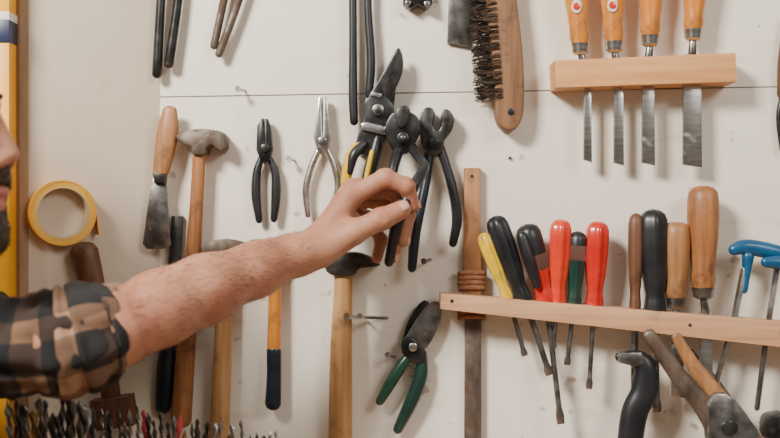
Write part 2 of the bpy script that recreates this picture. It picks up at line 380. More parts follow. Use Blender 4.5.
b.disc(403,138,6,.052,.058,'steel_d'); b.disc(403,138,2.6,.058,.061,'steel')
b.tube([(399,148,.045),(394,165,.055),(391,182,.062),(390,200,.066),(388,225,.07)],[5.5,5,4.8,4.8,4],'gun')
b.tube([(412,148,.045),(419,158,.065),(424,168,.09),(414,186,.108),(404,206,.113),(395,232,.108),(389,262,.098)],[5,4.8,5,5.4,5.6,5.4,4.6],'black'); b.done()
b=B('end_cutting_nippers')
b.poly([(421,113),(427,108),(433,110),(435,118),(432,126),(437,132),(441,126),(441,116),(444,110),(450,112),(454,121),(451,132),(444,141),(441,154),(428,156),(421,142),(419,127)],.0005,.026,'steel_d',1.5,2)
b.disc(434,143,5.5,.026,.031,'gun')
b.tube([(439,146,.018),(446,165,.019),(454,195,.02),(457,220,.02),(453,243,.02)],[5,4.6,5,5.2,4.2],'black')
b.tube([(430,148,.018),(427,175,.021),(421,205,.024),(415,235,.026),(412,268,.026)],[5,4.6,5,5.4,4.4],'blackb'); b.done()
b=B('hinge_clamp'); b.poly([(403,-24),(430,-24),(432,4),(426,10),(418,6),(410,10),(403,5)],.0005,.02,'gun',1.5)
b.disc(408,3,3,.02,.025,'steel'); b.disc(427,4,3,.02,.025,'steel'); b.done()
b=B('paint_scraper'); b.poly([(450,-30),(474,-30),(468,47),(447,43)],.0005,.008,'steel',.4); b.tube([(463,-90,.01),(462,-60,.01),(461,-26,.01)],[7,9,8],'wood_m',flat=.6); b.done()
b=B('wire_brush')
b.poly([(480,-60),(506,-60),(515,0),(521,50),(523,95),(521,118),(514,130),(503,130),(496,120),(494,98),(490,55),(485,5)],.0005,.032,'wood_br',3,3)
b.disc(511,112,3.6,.0315,.0325,'black')  # black disc painted for the shade of a hanging hole, no hole cut
for i in range(26):
    yy=-50+i*5.8
    for j in range(5):
        for k in range(5):
            y0=yy+random.uniform(-2,2); xe=487+yy*.07; dd=.009+j*.006+random.uniform(-.002,.002)
            L=random.uniform(12,20); y1=y0+random.uniform(-5,9)
            if j==4: xe+=6; L+=6; dd=.034
            b.sweep([W(xe+3,y0,dd),W(xe-L*.6,y0+1+(y1-y0)*.4,dd),W(xe-L,y1,dd+random.uniform(-.003,.003))],[(.0006,.0006)]*3,'rust' if random.random()<.45 else 'steel_d',seg=3,rnd=(False,False))
b.done()
def nail(name,px,py,L,dx=0,dy=0,r=1.1,hr=3,mat='steel'):
    b=B(name); p0=W(px,py,-.003); p1=W(px+dx,py+dy,L)
    dr=(p1-p0).normalized(); ref=Vector((0,0,1)); n=12
    b.sweep([p0,p1],[(r*S,r*S)]*2,mat,seg=8,ref=ref,rnd=(False,False))
    b.sweep([p1,p1+dr*.0012],[(hr*S,hr*S)]*2,mat,seg=12,ref=ref,rnd=(False,False)); b.done()
nail('nail',246,91,.022,-8,-2); nail('nail',296,161,.018,-7,-2)
nail('nail',396,357,.02,-8,-2); nail('nail',432,259,.02,-8,2,1.3); nail('nail',510,158,.002,0,0,1,1.6,'steel_d')
nail('screw',389,318,.045,-42,-1,1.8,4.2,'steel_b'); nail('screw',368,322,.05,-8,-6,1.3,2.6,'steel_b')
b=B('hand_file')
b.poly([(464,168),(480,168),(481,318),(463,318)],.0,.013,'strip',.8)
b.poly([(465,312),(481,312),(481,470),(464,470)],.0,.012,'rust',.8); b.pin(472,176,.0145,1.4,'steel_d')
for i in range(10):
    y=273+i*4.9
    if 292<y<307: continue
    b.tube([(460,y+1.5,.008),(460.5,y,.0155),(472,y-.6,.0165),(483,y,.0155),(483.5,y+1.5,.008)],[2.5]*5,'twine',seg=8,ref=Vector((0,0,1)))
b.done()
def ryt(x): return 292.5+(x-440)*.083
def ryb(x): return 308+(x-440)*.112
b=B('screwdriver_rail'); b.poly([(440,ryt(440)),(900,ryt(900)),(900,ryb(900)),(440,ryb(440))],.017,.052,'wood_rx',.8)
b.disc(452,301,1.8,.052,.0525,'steel_d'); b.disc(690,325,1.8,.052,.0525,'steel_d')
b.poly([(560,ryt(560)+2),(600,ryt(600)+2),(600,ryb(600)-2),(560,ryb(560)-2)],0,.018,'wood_rx',.3)
b.poly([(790,ryt(790)+2),(840,ryt(840)+2),(840,ryb(840)-2),(790,ryb(790)-2)],0,.018,'wood_rx',.3)
b.done()
b=B('chisel_rack'); b.poly([(552,63),(730,55.5),(731,84),(553,90)],0,.045,'wood_lx',.9); b.done()
HP=[(0,.05),(.015,.5),(.05,.82),(.11,.97),(.2,1),(.4,.97),(.6,.88),(.74,.74),(.80,.66),(.86,.70),(.93,.78),(1,.72)]
def screwdriver(name,top,end,tip,r,mat,cap=None,capt=.2,fl=.14,sr=2.3,flat=1):
    b=B(name); dd=.034
    a=(top[0],top[1],dd); e=(end[0],end[1],dd)
    if cap:
        p1=[(t,q*r) for t,q in HP if t<=capt]; p2=[(t,q*r) for t,q in HP if t>=capt]
        b.lathe(a,e,p1,cap,flute=fl*.3,flat=flat); b.lathe(a,e,p2,mat,flute=fl,flat=flat,seg=36)
    else: b.lathe(a,e,[(t,q*r) for t,q in HP],mat,flute=fl,flat=flat,seg=36)
    tx,ty=tip
    m=(end[0]+(tx-end[0])*.86,end[1]+(ty-end[1])*.86)
    b.tube([(end[0],end[1]-4,dd),(m[0],m[1],dd)],sr,'steel',n=1,rnd=(False,False))
    b.tube([(m[0],m[1],dd),(m[0]+(tx-m[0])*.5,m[1]+(ty-m[1])*.5,dd),(tx,ty,dd)],[(sr,sr),(sr*1.5,sr*.8),(sr*1.3,sr*.25)],'steel',n=1,rnd=(False,False))
    return b
screwdriver('screwdriver',(482,233),(508,299),(525,356),8,'yel').done()
screwdriver('screwdriver',(494,216),(524,301),(550,375),12,'black',None,sr=3).done()
bb=screwdriver('screwdriver',(526,224),(546,302),(561,424),13,'red','black',.45,sr=2.8)
bb.tube([(522,236,.048),(530,262,.049),(537,285,.047)],[5,6,4],'black'); bb.done()
screwdriver('screwdriver',(561,219),(557,303),(553,348),11.5,'redo').done()
screwdriver('screwdriver',(578,231),(574,305),(567,365),9.5,'dgreen','black',.3).done()
screwdriver('screwdriver',(598,221),(594,307),(589,389),12,'red',None).done()
screwdriver('screwdriver',(636,213),(635,311),(634,405),7.5,'wood_d',None,fl=0,sr=3.5).done()
screwdriver('screwdriver',(653,209),(655,315),(657,412),14.5,'black',None,fl=.1,sr=3).done()
def chisel(name,top,fy,xs,tipy,r,mat,bx0,bx1,d=.026,label=None,ferr='steel_b'):
    b=B(name)
    prof=[(0,.35),(.02,.7),(.06,.9),(.14,.97),(.3,1),(.5,.93),(.65,.82),(.78,.74),(.9,.78),(1,.62)]
    b.lathe((top[0],top[1],d),(xs,fy,d),[(t,q*r) for t,q in prof],mat)
    if label:
        t=.56; x=top[0]+(xs-top[0])*t; y=top[1]+(fy-top[1])*t
        b.poly([(x-1+5*math.cos(a*.524),y+7*math.sin(a*.524)) for a in range(12)],d+.002,d+r*S*.94,'white',.4)
        b.poly([(x-1+4*math.cos(a*.524),y+4*math.sin(a*.524)) for a in range(12)],d+.002,d+r*S*.97,label,.4)
    b.lathe((xs,fy-3,d),(xs,fy+9,d),[(0,r*.62),(.05,r*.72),(.8,r*.62),(1,r*.4)],ferr)
    b.tube([(xs,fy+6,d),((bx0+bx1)/2,fy+26,d)],[(3.4,3.4),(4.5,3)],'steel',n=1)
    b.poly([(bx0+1,fy+22),(bx1-1,fy+22),(bx1,tipy),(bx0,tipy-3)],d-.0025,d+.0025,'steel_b',1.6)
    b.done()
chisel('wood_chisel',(573,-42),46,580,163,12.5,'wood_or',583,592,label='redo')
chisel('wood_chisel',(611,-42),44,614,166,12.5,'wood_or',613,624,label='redo')
chisel('wood_chisel',(652,-42),38,650,166,12.5,'wood_or',641,655)
chisel('wood_chisel',(697,-42),32,693,168,12.5,'wood_or',682,702)
chisel('wood_chisel',(703,186),290,703,405,15.5,'wood_m',699,713,d=.034,ferr='steel')
chisel('wood_chisel',(676,222),300,676,398,13.5,'wood_t',670,684,d=.034,ferr='steel')
b=B('t_handle_hex_key')
b.tube([(733,250,.036),(745,247,.036),(765,250,.036),(790,256,.036)],[5.5,7.5,8,7],'blue',flat=.8)
b.tube([(748,256,.036),(746,275,.036),(744,290,.036)],[6,4,3.6],'blue'); b.tube([(744,270,.036),(733,325,.036),(716,384,.036)],[3.6,3.4,3],'steel_b',n=1,seg=6); b.done()
b=B('t_handle_hex_key')
b.tube([(765,262,.045),(780,263,.045),(800,268,.045)],[5,7,7],'blue',flat=.8)
b.tube([(778,262,.034),(768,325,.034),(757,408,.034)],[3,3,2.8],'steel',n=1,seg=6); b.done()
b=B('awl'); b.tube([(782,92,.008),(779,118,.008),(782,150,.008)],[2,3,2.5],'gun'); b.tube([(790,20,.0095),(786,60,.0095),(782,94,.0095)],[6,8,5],'wood_d'); b.pin(786,40,.01); b.done()
b=B('pruning_shears')
b.poly([(438,302),(442,307),(440,322),(433,338),(424,350),(413,354),(404,350),(404,341),(412,326),(424,308),(432,302)],.014,.019,'steel',.8,3)
b.poly([(402,338),(410,336),(418,342),(426,352),(424,362),(412,362),(402,352)],.0005,.024,'gun',1.5,2)
b.poly([(424,300),(430,306),(420,322),(410,338),(402,344),(406,326),(414,310)],.008,.014,'gun',1,2)
b.disc(413,347,4.5,.024,.029,'steel_b')
b.tube([(410,354,.018),(401,366,.018),(391,382,.018),(380,401,.018)],[4.5,5.8,6,4.5],'green')
b.tube([(422,354,.016),(421,375,.016),(412,400,.016),(398,429,.016)],[5,6.8,7,5],'dgreen')
b.tube([(408,366,.016),(414,370,.016),(410,375,.016),(417,379,.016)],[1.2]*4,'steel',n=3,seg=6); b.done()
b=B('locking_pliers')
b.tube([(618,357,.05),(636,359,.05),(646,370,.05),(644,392,.05),(634,415,.05),(628,460,.05)],[4,9,12,13,13,12],'black',flat=.7)
b.poly([(618,352),(640,352),(646,362),(634,366),(618,362)],.046,.060,'steel',1); b.poly([(628,450),(648,452),(652,490),(640,520),(622,500)],.04,.06,'steel',2); b.pin(634,480,.05,2); b.done()
b=B('water_pump_pliers')
b.tube([(648,334,.062),(662,352,.062),(680,378,.062),(706,410,.062),(726,450,.062)],[6.5,7.5,8.5,10,11],'rust',flat=.6)
b.tube([(676,336,.056),(690,360,.056),(708,384,.058),(735,420,.058),(756,450,.058)],[5,6.5,8,10,12],'wood_t',flat=.6)
b.poly([(704,402),(724,392),(744,412),(764,448),(760,490),(730,500),(712,470)],.05,.07,'steel',3,2)
b.disc(730,428,8,.07,.075,'steel_d'); b.pin(732,480,.06,2); b.done()
b=B('pipe_wrench'); b.tube([(752,470,.022),(745,430,.022),(716,384,.022),(690,352,.022)],[7,6,5,4],'steel',flat=.7)
b.poly([(740,466),(764,466),(770,500),(750,520),(736,500)],.0,.03,'gun',2); b.pin(752,490,.034,1.6); b.done()
b=B('bolt'); b.poly([(764,418),(772,413),(790,414),(792,436),(770,440),(763,432)],.0,.03,'gun',2,2); b.done()
# ---------------------------------------------------------------- shelf with drill bits
box('shelf',-.50,.02,-.27,-.0005,1.150,1.170,'shelf')
b=B('drill_bit_set')
vs=[(x,y,z) for x in (-.425,-.09) for y in (-.240,-.155) for z in (1.1702,1.215)]
b.add(vs,[(0,1,3,2),(4,6,7,5),(0,4,5,1),(2,3,7,6),(0,2,6,4),(1,5,7,3)],'wood_d')
def drill(b,px,pytop,dd,r,mat,lean):
    top=W(px,pytop,dd); z0=1.20
    n=40; base=Vector((top.x-lean,top.y,z0))
    pts=[base.lerp(top,i/n) for i in range(n+1)]
    seg=10; vs=[];fs=[]
    dz=(top.z-z0)/n
    for i,p in enumerate(pts):
        t=i/n; ph=i*dz/(r*5.2)*2*math.pi*.5
        rr=r if t<.96 else r*max(.2,(1-t)/.04)
        for j in range(seg):
            th=2*math.pi*j/seg
            x=math.cos(th)*rr; y=math.sin(th)*rr*(.50 if t>.12 else 1)
            vs.append(p+Vector((x*math.cos(ph)-y*math.sin(ph),x*math.sin(ph)+y*math.cos(ph),0)))
    for i in range(n):
        for j in range(seg): fs.append([i*seg+j,i*seg+(j+1)%seg,(i+1)*seg+(j+1)%seg,(i+1)*seg+j])
    fs.append([n*seg+j for j in range(seg)])
    b.add(vs,fs,mat)
random.seed(3)
for i in range(46):
    px=8+i*6.1+random.uniform(-2,2)
    base=(400+(px-90)/200*30) if px>90 else 390+random.uniform(0,10)
    top=base+random.uniform(-3,17)
    big=px<95
    q=random.random()
    mat='bit'
    if 85<px<190 and q<.22: mat='pink'
    elif q<.62: mat='steel'
    elif q>.92: mat='brass'
    drill(b,px,top,.165+random.random()*.065,random.uniform(.0034,.0062) if big else random.uniform(.0022,.0042),mat,random.uniform(-.008,.008))
b.done(ang=50)
# ---------------------------------------------------------------- organic surfaces
class Field:
    def __init__(s,lo,hi,h):
        s.lo=np.array(lo,float); s.h=h; s.n=np.ceil((np.array(hi)-s.lo)/h).astype(int)+1
        s.F=np.full(s.n,1.0,np.float32)
        s.ax=[(s.lo[i]+h*np.arange(s.n[i])).astype(np.float32) for i in range(3)]
    def sub(s,lo,hi):
        i0=np.clip(np.floor((np.array(lo)-s.lo)/s.h).astype(int),0,s.n-1); i1=np.clip(np.ceil((np.array(hi)-s.lo)/s.h).astype(int)+1,1,s.n)
        sl=tuple(slice(a,c) for a,c in zip(i0,i1))
        X,Y,Z=np.meshgrid(s.ax[0][sl[0]],s.ax[1][sl[1]],s.ax[2][sl[2]],indexing='ij',sparse=True)
        return sl,X,Y,Z
    @staticmethod
    def smin(a,b,k):
        if k<=0: return np.minimum(a,b)
        h=np.maximum(k-np.abs(a-b),0)/k
        return np.minimum(a,b)-h*h*k*.25
    def comb(s,sl,d,k,op):
        if op=='u': s.F[sl]=s.smin(s.F[sl],d,k)
        else: s.F[sl]=-s.smin(-s.F[sl],d,k)
    def cap(s,a,b,ra,rb,k=.01,op='u',F=None):
        a=np.array(a,float);b=np.array(b,float); m=max(ra,rb)+max(k,.004)*1.5+.004
        sl,X,Y,Z=s.sub(np.minimum(a,b)-m,np.maximum(a,b)+m)
        ab=b-a; L=max(ab@ab,1e-12)
        t=np.clip(((X-a[0])*ab[0]+(Y-a[1])*ab[1]+(Z-a[2])*ab[2])/L,0,1)
        d=np.sqrt((X-a[0]-t*ab[0])**2+(Y-a[1]-t*ab[1])**2+(Z-a[2]-t*ab[2])**2)-(ra+(rb-ra)*t)
        s.comb(sl,d.astype(np.float32),k,op)
    def ell(s,c,r,k=.01,op='u'):
        c=np.array(c,float);r=np.array(r,float); m=max(k,.004)*1.5+.004
        sl,X,Y,Z=s.sub(c-r-m,c+r+m)
        k0=np.sqrt(((X-c[0])/r[0])**2+((Y-c[1])/r[1])**2+((Z-c[2])/r[2])**2)
        k1=np.sqrt(((X-c[0])/r[0]**2)**2+((Y-c[1])/r[1]**2)**2+((Z-c[2])/r[2]**2)**2)+1e-9
        s.comb(sl,(k0*(k0-1)/k1).astype(np.float32),k,op)
    def mesh(s):
        F=s.F; I=F<0
        c=np.zeros(s.n-1,np.int8)
        for a in (0,1):
            for b_ in (0,1):
                for d in (0,1):
                    c+=I[a:s.n[0]-1+a,b_:s.n[1]-1+b_,d:s.n[2]-1+d]
        act=np.argwhere((c>0)&(c<8)); idx=np.full(s.n-1,-1,np.int32); idx[tuple(act.T)]=np.arange(len(act))
        acc=np.zeros((len(act),3)); cnt=np.zeros(len(act))
        C=[(a,b_,d) for a in (0,1) for b_ in (0,1) for d in (0,1)]
        for p in C:
            for ax in range(3):
                if p[ax]==0:
                    q=list(p); q[ax]=1
                    fa=F[act[:,0]+p[0],act[:,1]+p[1],act[:,2]+p[2]]; fb=F[act[:,0]+q[0],act[:,1]+q[1],act[:,2]+q[2]]
                    mk=(fa<0)!=(fb<0); t=np.where(mk,fa/np.where(mk,fa-fb,1),0)
                    pos=np.array(p,float)[None]+np.zeros((len(act),3)); pos[:,ax]+=t
                    acc+=pos*mk[:,None]; cnt+=mk
        V=s.lo+(act+acc/cnt[:,None])*s.h
        Q=[]
        for ax in range(3):
            o1,o2=(ax+1)%3,(ax+2)%3
            sa=[slice(None)]*3; sb=[slice(None)]*3; sa[ax]=slice(0,-1); sb[ax]=slice(1,None)
            d=np.argwhere(I[tuple(sa)]!=I[tuple(sb)])
            d=d[(d[:,o1]>0)&(d[:,o2]>0)&(d[:,o1]<s.n[o1]-1)&(d[:,o2]<s.n[o2]-1)]
            ins=I[tuple(d.T)]
            def cell(u,v):
                e=d.copy(); e[:,o1]+=u; e[:,o2]+=v; return idx[tuple(e.T)]
            q=np.stack([cell(-1,-1),cell(0,-1),cell(0,0),cell(-1,0)],1)
            q[~ins]=q[~ins][:,::-1]; Q.append(q)
        Q=np.concatenate(Q); return V,Q
def obj_from(V,Q,name,mats,parent,matfn=None,uvfn=None):
    me=bpy.data.meshes.new(name); me.from_pydata([tuple(v) for v in V],[],[tuple(int(x) for x in q) for q in Q])
    for m in mats: me.materials.append(M[m])
    me.polygons.foreach_set('use_smooth',[True]*len(me.polygons))
    if matfn:
        C=V[Q].mean(1); me.polygons.foreach_set('material_index',matfn(C).astype(np.int32))
    if uvfn is not None:
        uvl=me.uv_layers.new(name='UVMap'); li=Q.reshape(-1); uvl.data.foreach_set('uv',uvfn(V)[li].reshape(-1))
    me.update()
    o=bpy.data.objects.new(name,me); bpy.context.collection.objects.link(o); o.parent=parent
    return o
man=bpy.data.objects.new('man',None); bpy.context.collection.objects.link(man)
f=Field(W(50,380,.36)-Vector((.02,.0,.0)),(0.045,-.012,1.575),.0014)
arm=[((40,346,.315),.034),((90,337,.30),.0345),((115,329,.285),.034),((160,308,.255),.0355),((205,289,.222),.033),((255,270,.183),.0265),((300,254,.15),.0200),((316,249,.138),.0195)]
AP=[W(*p) for p,r in arm]
for i in range(len(arm)-1): f.cap(AP[i],AP[i+1],arm[i][1],arm[i+1][1],.02)
f.cap(W(275,262,.155),W(318,247,.118),.018,.0165,.012); 
f.ell(W(303,242,.125),(.008,.008,.007),.012)
f.cap(W(300,256,.162),W(245,275,.195),.0125,.018,.006)
f.cap(W(180,276,.255),W(285,242,.160),.0085,.0065,.010)
mcp={'i':(350,197,.118),'m':(353,190,.094),'r':(349,194,.071),'l':(341,203,.050)}
for kx,ra in zip('imrl',(.0115,.0115,.011,.010)):
    wd={'i':.142,'m':.132,'r':.12,'l':.11}[kx]
    f.cap(W(316,247,wd),W(*mcp[kx]),.0155,ra+.001,.013)
f.cap(W(318,240,.136),W(349,191,.121),.0050,.0050,.010)
f.cap(W(322,250,.140),W(352,232,.137),.0155,.0135,.012)
f.cap(W(330,248,.10),W(352,222,.085),.014,.012,.014)
palm=f.F.copy()
fing={
 'i':[(350,197,.118),(385,178,.121),(406,186,.117),(413,205,.106)],
 'm':[(353,190,.094),(394,190,.096),(407,214,.093),(403,240,.098)],
 'r':[(349,194,.071),(386,204,.074),(399,232,.073),(392,257,.080)],
 'l':[(341,203,.050),(368,218,.054),(381,240,.054),(377,258,.060)],
 't':[(334,244,.140),(354,232,.143),(381,219,.138),(402,209,.130)]}
rad={'i':(.0114,.0106,.0096,.0082),'m':(.0116,.0106,.0097,.0084),'r':(.0110,.0101,.0091,.0079),'l':(.0092,.0084,.0076,.0066),'t':(.0140,.0126,.0122,.0098)}
res=palm.copy()
for kx in 'imrlt':
    f.F=np.full(f.n,1.0,np.float32)
    P=[W(*p) for p in fing[kx]]; R=rad[kx]
    for i in range(3): f.cap(P[i],P[i+1],R[i],R[i+1],.003)
    for i in (1,2): f.ell(P[i],(R[i]*1.07,)*3,.003)
    if kx=='t': f.cap(P[2].lerp(P[3],.35)+Vector((0,.0,-.002)),P[3]+Vector((0,.002,-.001)),.0100,.0092,.004)
    for ji in (1,2):
        ax=(P[ji+1]-P[ji-1]).normalized(); cv=((P[ji]-P[ji-1]).normalized()-(P[ji+1]-P[ji]).normalized()).normalized()
        sd=ax.cross(cv)
        for off in (-.0024,0,.0024):
            cpt=P[ji]+ax*off+cv*R[ji]*1.10
            f.cap(cpt-sd*.0045,cpt+sd*.0045,.0009,.0009,.0014,'s')
    res=np.minimum(res,Field.smin(palm,f.F,.009))
f.F=res
V,Q=f.mesh()
hand=obj_from(V,Q,'forearm_and_hand',['skin'],man)
ms=hand.modifiers.new('s','SMOOTH'); ms.iterations=1; ms.factor=.5
def nailp(name,c,dirn,nor,l,w_):
    b=B(name); dirn=dirn.normalized(); nor=(nor-dirn*nor.dot(dirn)).normalized(); sd=dirn.cross(nor)
    vs=[];fs=[];nu,nv=10,8
    for i in range(nu+1):
        for j in range(nv+1):
            u=-1+2*i/nu; v=-1+2*j/nv; ww=w_*(1-.25*max(0,u)**4-.3*max(0,-u)**4)
            h=.0004-.42*w_*(v*v)*.9-.0009*u*u*(1 if u<0 else .4)
            vs.append(c+dirn*(u*l)+sd*(v*ww)+nor*h)
    for i in range(nu):
        for j in range(nv): a=i*(nv+1)+j; fs.append([a,a+1,a+nv+2,a+nv+1])
    b.add(vs,fs,'nail'); o=b.done(man); md=o.modifiers.new('t','SOLIDIFY'); md.thickness=.0006; return o
P=[W(*p) for p in fing['t']]; dt=(P[3]-P[2]); nr=Vector((.15,-1,.45)).normalized()
nr=(nr-dt.normalized()*nr.dot(dt.normalized())).normalized()
nailp('thumb_nail',P[3]-dt.normalized()*.0005+nr*.0101,dt,nr,.0072,.0064)
for kx in 'imr':
    P=[W(*p) for p in fing[kx]]; dt=(P[3]-P[2]).normalized(); nr=Vector((1,-.25,.2)); nr=(nr-dt*nr.dot(dt)).normalized()
    nailp('finger_nail',P[3]+nr*(rad[kx][3]+.0002),dt,nr,.0052,.0046)
hb=B('arm_hair'); random.seed(5)
me=hand.data; 
ax0,ax1=AP[2],AP[6]; axd=(ax1-ax0).normalized()
cand=[p for p in me.polygons]
cnt=0
while cnt<1900:
    p=cand[random.randrange(len(cand))]; c=p.center; n=p.normal
    t=(c-ax0).dot(axd)/(ax1-ax0).length
    if t<0.02 or t>1.02: continue
    if n.y>.3: continue
    if random.random()<.45*t: continue
    if n.z<-.2 and random.random()<.5: continue
    d=(axd*.8+n*.22+Vector((random.uniform(-.3,.3),random.uniform(-.2,.2),random.uniform(-.6,.1)))).normalized()
    L=random.uniform(.005,.010); r=.00010
    s1=d.orthogonal().normalized(); s2=d.cross(s1)
    q=c-n*.0004; m=q+d*L*.55+n*.0008; e=q+d*L
    vs=[q+s1*r,q-s1*.5*r+s2*.87*r,q-s1*.5*r-s2*.87*r,m+s1*r*.8,m-s1*.4*r+s2*.7*r,m-s1*.4*r-s2*.7*r,e]
    hb.add(vs,[(0,1,4,3),(1,2,5,4),(2,0,3,5),(3,4,6),(4,5,6),(5,3,6)],'ahair'); cnt+=1
hb.done(man)
def cloth_tube(name,keys,mat,wr,seed,seg=110,n=22,thick=.0015,fine=.6):
    q=catmull([tuple(W(*p))+(r1,r2) for p,(r1,r2) in keys],n)
    pts=[Vector(c[:3]) for c in q]; vs=[];uv=[];u=0
    for i,p in enumerate(pts):
        t=(pts[min(i+1,len(pts)-1)]-pts[max(i-1,0)]).normalized()
        if i: u+=(p-pts[i-1]).length
        if t.x<0: t=-t
        a=t.cross(Vector((0,1,0))).normalized(); c=t.cross(a).normalized()
        for j in range(seg):
            th=2*math.pi*j/seg
            rr=Vector((math.cos(th),math.sin(th)))
            w1=noise.noise(Vector((u*38+seed,rr.x*1.3,rr.y*1.3)))+.5*noise.noise(Vector((u*80+seed,rr.x*3,rr.y*3+5)))
            w2=noise.noise(Vector((u*14+seed*2+rr.x*1.2,rr.x*2.2,rr.y*2.2)))
            k=wr*(w1*fine+w2)
            vs.append(p+a*(rr.x*(q[i][3]+k))+c*(rr.y*(q[i][4]+k)))
            uv.append((u,th*.047))
    fs=[];fu=[]
    m=len(pts)
    for i in range(m-1):
        for j in range(seg):
            j2=(j+1)%seg
            fs.append((i*seg+j,i*seg+j2,(i+1)*seg+j2,(i+1)*seg+j))
            x=uv[i*seg+j];y=uv[(i+1)*seg+j]; d=2*math.pi/seg*.047
            fu+=[x,(x[0],x[1]+d),(y[0],y[1]+d),y]
    me=bpy.data.meshes.new(name); me.from_pydata(vs,[],fs); me.materials.append(M[mat])
    l=me.uv_layers.new(name='UVMap'); l.data.foreach_set('uv',[z for t in fu for z in t])
    me.polygons.foreach_set('use_smooth',[True]*len(me.polygons))
    o=bpy.data.objects.new(name,me); bpy.context.collection.objects.link(o); o.parent=man
    s_=o.modifiers.new('t','SOLIDIFY'); s_.thickness=thick; s_.offset=0
    return o
def WX(v,r):
    k=(D+v[1])/D; return ((v[0]/(S*k)+390,219-(v[2]-ZC)/(S*k),-v[1]),r)
SH=Vector((-.565,-.27,1.345))
cloth_tube('shirt_sleeve',[WX(SH,(.075,.075)),WX(Vector((-.50,-.28,1.35)),(.060,.060)),((-60,349,.30),(.051,.052)),((0,346,.305),(.0485,.050)),((50,343,.305),(.0475,.048)),((88,336,.297),(.045,.046)),((100,333,.292),(.041,.043))],'plaid',.0090,3,n=26,fine=.9)
cloth_tube('shirt_cuff',[((56,342,.303),(.045,.046)),((57,342,.302),(.0510,.051)),((66,341,.30),(.0545,.053)),((76,339,.298),(.0510,.050)),((80,338,.297),(.0545,.053)),((90,335,.294),(.0530,.051)),((94,334,.292),(.0470,.046)),((97,333,.290),(.0510,.048)),((105,330,.285),(.0490,.0455)),((112,328,.281),(.0440,.042)),((111,329,.283),(.0395,.0385)),((104,331,.288),(.039,.039))],'plaidc',.0055,11,n=9,thick=.002,fine=1.0)
f=Field((-.95,-.78,.80),(-.38,-.15,1.52),.007)
f.ell((-.60,-.45,1.22),(.115,.165,.22),.05); f.ell((-.62,-.45,.98),(.11,.15,.16),.06)
f.cap((-.595,-.30,1.36),(-.595,-.60,1.36),.068,.068,.06)
f.cap(SH,SH+Vector((.03,0,.0)),.07,.066,.03)
f.cap((-.585,-.64,1.35),(-.62,-.68,1.08),.062,.05,.03); f.cap((-.62,-.68,1.08),(-.50,-.64,.90),.05,.036,.02)
f.cap((-.585,-.43,1.40),(-.565,-.41,1.45),.07,.060,.03)
V,Q=f.mesh(); obj_from(V,Q,'shirt_torso',['plaid'],man,uvfn=lambda V:np.stack([V[:,2]+V[:,0]*.2,V[:,1]+V[:,0]],1))
f=Field((-.85,-.68,-.005),(-.36,-.22,1.0),.008)
f.ell((-.62,-.45,.93),(.115,.16,.12),.05)
for sy in (-1,1):
    f.cap((-.62,-.45+sy*.09,.88),(-.60,-.45+sy*.10,.50),.088,.062,.04); f.cap((-.60,-.45+sy*.10,.50),(-.63,-.45+sy*.10,.09),.06,.048,.03)
V,Q=f.mesh(); obj_from(V,Q,'jeans',['denim'],man)
f=Field((-.78,-.65,-.02),(-.36,-.25,.16),.006)
for sy in (-1,1):
    f.cap((-.65,-.45+sy*.10,.042),(-.48,-.45+sy*.12,.036),.042,.036,.02); f.cap((-.64,-.45+sy*.10,.05),(-.63,-.45+sy*.10,.12),.046,.044,.02)
V,Q=f.mesh(); V[:,2]=np.maximum(V[:,2],0.001); obj_from(V,Q,'boots',['leather'],man)
f=Field((-.54,-.72,.73),(-.38,-.56,.93),.0025)
f.cap((-.50,-.64,.90),(-.475,-.635,.865),.028,.024,.01); 
for i in range(4):
    y=-.667+i*.019; f.cap((-.47,-.635+(y+.638)*.5,.865),(-.445,y,.815),.014,.0105,.012)
    L=(.85,1,.95,.75)[3-i]
    a=Vector((-.445,y,.815)); b_=a+Vector((.012,0,-.035*L)); c_=b_+Vector((-.006,0,-.024*L)); e_=c_+Vector((-.012,0,-.016*L))
    f.cap(a,b_,.0098,.009,.003); f.cap(b_,c_,.009,.008,.003); f.cap(c_,e_,.008,.007,.003)
f.cap((-.472,-.618,.855),(-.452,-.594,.825),.014,.011,.01); f.cap((-.452,-.594,.825),(-.436,-.588,.798),.011,.0085,.003)
V,Q=f.mesh(); obj_from(V,Q,'right_hand',['skin'],man)
# --- head
NT=W(20,159,.36); H0=NT-Vector((.124,0,-.030))
def hp(x,y,z): return tuple(H0+Vector((x,y,z)))
f=Field(hp(-.16,-.11,-.24),hp(.15,.11,.18),.0018)
f.ell(hp(-.012,0,.045),(.102,.077,.098),.02); f.ell(hp(.038,0,-.036),(.068,.058,.070),.03)
f.cap(hp(.084,-.012,-.097),hp(.084,.012,-.097),.018,.018,.03)
f.cap(hp(.081,-.03,.022),hp(.081,.03,.022),.013,.013,.02)
for sy in (-1,1):
    f.ell(hp(.092,sy*.032,.004),(.013,.017,.012),.008,'s')
    f.ell(hp(.060,sy*.047,-.024),(.022,.016,.018),.02)
    f.ell(hp(.105,sy*.011,-.033),(.010,.0075,.0075),.005)
    f.cap(hp(.02,sy*.055,-.07),hp(-.01,sy*.062,-.03),.016,.014,.02)
    f.ell(hp(-.012,sy*.079,-.004),(.018,.006,.030),.004); f.ell(hp(-.008,sy*.083,-.002),(.010,.004,.018),.003,'s')
f.cap(hp(.099,0,.012),hp(.1145,0,-.026),.0065,.0088,.008)
f.cap(hp(.100,-.016,-.059),hp(.100,.016,-.059),.0085,.0085,.005); f.cap(hp(.097,-.013,-.073),hp(.097,.013,-.073),.009,.009,.004)
f.cap(hp(-.03,0,-.05),hp(-.115,-.03,-.20),.055,.058,.03)
V,Q=f.mesh()
Hc=np.array(H0)
def lipm(C):
    q=C-Hc; return ((q[:,0]>.096)&(abs(q[:,1])<.022)&(q[:,2]<-.054)&(q[:,2]>-.081)).astype(int)
